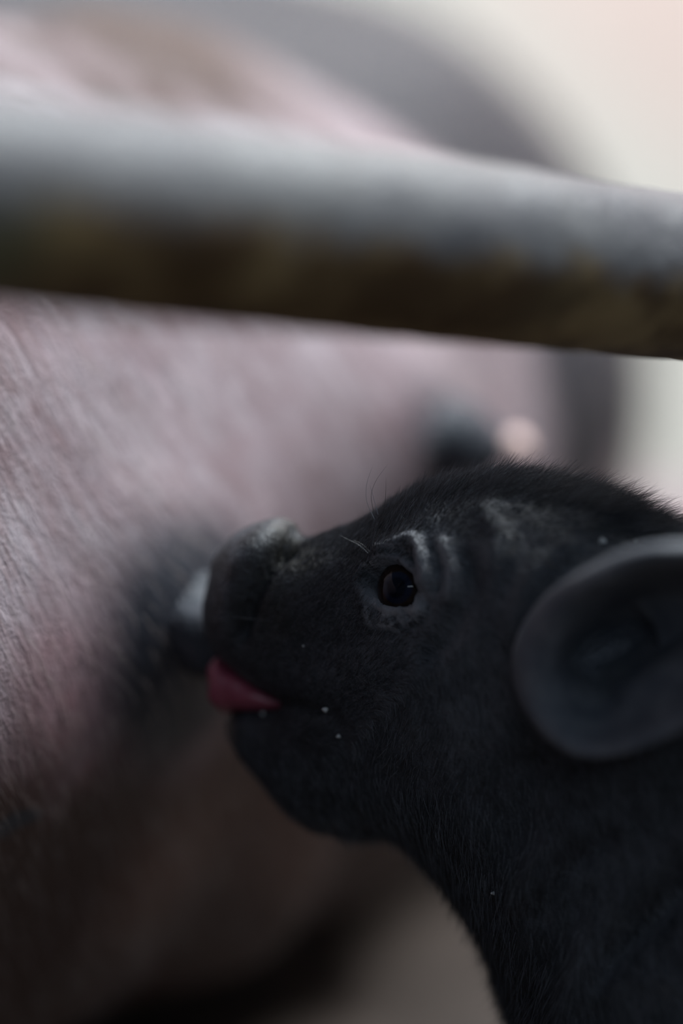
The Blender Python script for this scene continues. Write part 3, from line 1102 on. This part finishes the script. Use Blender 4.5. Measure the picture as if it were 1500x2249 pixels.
dm = blend_field(pq, [(r[0], r[1], math.cos(math.radians(r[2])), math.sin(math.radians(r[2])), r[3], r[4]) for r in DIRS], 70.0)
angj = np.arctan2(dm[:, 1], dm[:, 0]) + rng.normal(0, 0.20, CNT)
T = np.cos(angj)[:, None] * EA + np.sin(angj)[:, None] * EC
T -= N * (T * N).sum(1, keepdims=True)
T /= np.maximum(np.linalg.norm(T, axis=1, keepdims=True), 1e-6)
lift = (dm[:, 2] * rng.uniform(0.5, 1.2, CNT))[:, None]
ln = (dm[:, 3] * 0.001 * rng.uniform(0.45, 1.15, CNT))[:, None]
S = []
for s in np.linspace(0, 1, 6):
    S.append(P - N * 0.0002 + T * ln * s + N * ln * lift * (s - 0.35 * s * s))
S = np.stack(S, 1)
bend = rng.normal(0, 0.10, (CNT, 1, 3)) * ln[:, None] * (np.linspace(0, 1, 6) ** 2)[None, :, None]
hair = hair_object('hair', S + bend, 0.00006 * rng.uniform(0.7, 1.3, CNT), M_HAIR, piglet)
tag(hair, 'short black hair', kind='stuff')

# the longer upstanding crest along forehead and nape, and the fringe under the throat
crest = sstep(16, 5, np.abs(Av[:, 1])) * ((nr[:, 2] > 0.2) & (qv[:, 0] > 690) & (qv[:, 0] < 1700) & (qv[:, 1] < 1330))
fringe = sstep(22, 6, np.abs(Av[:, 1])) * ((nr @ EA + 0.6 * nr[:, 2] < -0.1) & (qv[:, 0] > 740) & (qv[:, 1] > 1780) & (qv[:, 1] < 2400))
for nm, wgt, cnt in (('crest_hair', crest * (0.35 + sstep(720, 900, qv[:, 0])), 11000), ('throat_hair', fringe, 7000)):
    P, N = scatter(v, nr, t, cnt, wgt)
    A = world_to_abc(P)
    pq = near_px(A)
    if nm == 'crest_hair':
        ang = np.radians(np.interp(pq[:, 0], [690, 800, 900, 1050, 1200, 1350, 1500], [60, 75, 72, 58, 42, 30, 22])) + rng.normal(0, 0.22, cnt)
        ln = np.interp(pq[:, 0], [690, 820, 950, 1150, 1500], [2.0, 4.0, 6.5, 7.5, 9.5]) * 0.001 * rng.uniform(0.4, 1.15, cnt)
        curl = -0.35
    else:
        ang = np.radians(np.interp(pq[:, 1], [1780, 1850, 1950, 2100, 2300], [-50, -75, -95, -115, -120])) + rng.normal(0, 0.30, cnt)
        ln = np.interp(pq[:, 1], [1780, 1850, 2000, 2300], [3.0, 5.5, 6.5, 7.0]) * 0.001 * rng.uniform(0.4, 1.15, cnt)
        curl = 0.35
    lat = (N @ EB) * 0.5 + rng.normal(0, 0.12, cnt)
    S, p = [P - N * 0.0003], P - N * 0.0003
    for k in range(5):
        th = ang + curl * (k / 4.0 - 0.3)
        p = p + (np.cos(th)[:, None] * EA + np.sin(th)[:, None] * EC + lat[:, None] * EB) * (ln / 5)[:, None]
        S.append(p)
    o = hair_object(nm, np.stack(S, 1), 0.00005 * rng.uniform(0.7, 1.3, cnt), M_HAIR, piglet)
    o['kind'] = 'stuff'

# whiskers, lashes and the few long brow hairs
W = []


def strand(pts, lat):
    p = catmull([(x, y, lat) for x, y in pts], 3)
    ray = unproj(p[:, 0], p[:, 1], np.ones(len(p))) - CAM
    s_ = (((ORG - CAM) @ EB) + p[:, 2] * 0.001) / (ray @ EB)
    w = CAM + ray * s_[:, None]
    u = np.linspace(0, 1, len(w)); k = np.linspace(0, 1, 8)
    W.append(np.stack([np.interp(k, u, w[:, c]) for c in range(3)], 1))


strand([(822, 1140), (805, 1100), (806, 1060), (818, 1025)], 13)
strand([(822, 1130), (815, 1090), (826, 1055), (850, 1022)], 13)
strand([(845, 1115), (847, 1080), (848, 1050)], 13)
strand([(830, 1130), (818, 1085), (812, 1065)], 13)
strand([(808, 1215), (790, 1198), (765, 1185), (745, 1175)], 22.5)
strand([(812, 1212), (795, 1195), (775, 1186)], 23)
strand([(590, 1240), (595, 1210), (600, 1180)], 14)
strand([(600, 1365), (540, 1358), (480, 1356), (440, 1364)], 15)
strand([(600, 1412), (540, 1402), (460, 1404)], 15)
strand([(520, 1660), (500, 1720), (478, 1740)], 12)
whisk = hair_object('whisker', np.stack(W), 0.00007, M_HAIR, piglet)
tag(whisk, 'long fine brow hairs and whiskers', kind='stuff')

# milk specks caught in the coat; the foremost paints a wet glint
from mathutils.bvhtree import BVHTree
bvh = BVHTree.FromPolygons([tuple(p) for p in v], [tuple(f) for f in t])
for px, py, r in ((1322, 1190, 0.95), (716, 1556, 0.8), (745, 1616, 0.6), (578, 1570, 0.55), (668, 1418, 0.3), (1395, 1190, 0.4), (1085, 1960, 0.6)):
    dirv = unproj(px, py, 1.0)[0] - CAM
    hit, hn, _, _ = bvh.ray_cast(Vector(CAM), Vector(dirv).normalized())
    if hit is None:
        continue
    V, nlat, nlon = [], 6, 10
    for i in range(nlat):
        th = math.pi * (i + 0.05) / (nlat - 0.9)
        for j in range(nlon):
            ph = 2 * math.pi * j / nlon
            k = r * 0.001 * (1 + 0.2 * math.sin(3 * ph + px))
            V.append(np.array(hit) + np.array(hn) * 0.0004 + k * np.array([math.sin(th) * math.cos(ph), 0.6 * math.cos(th), math.sin(th) * math.sin(ph) * 0.8]))
    make_mesh('speck', V, ring_faces(nlat, nlon, cap0=True, cap1=True), M_SPECK, piglet)
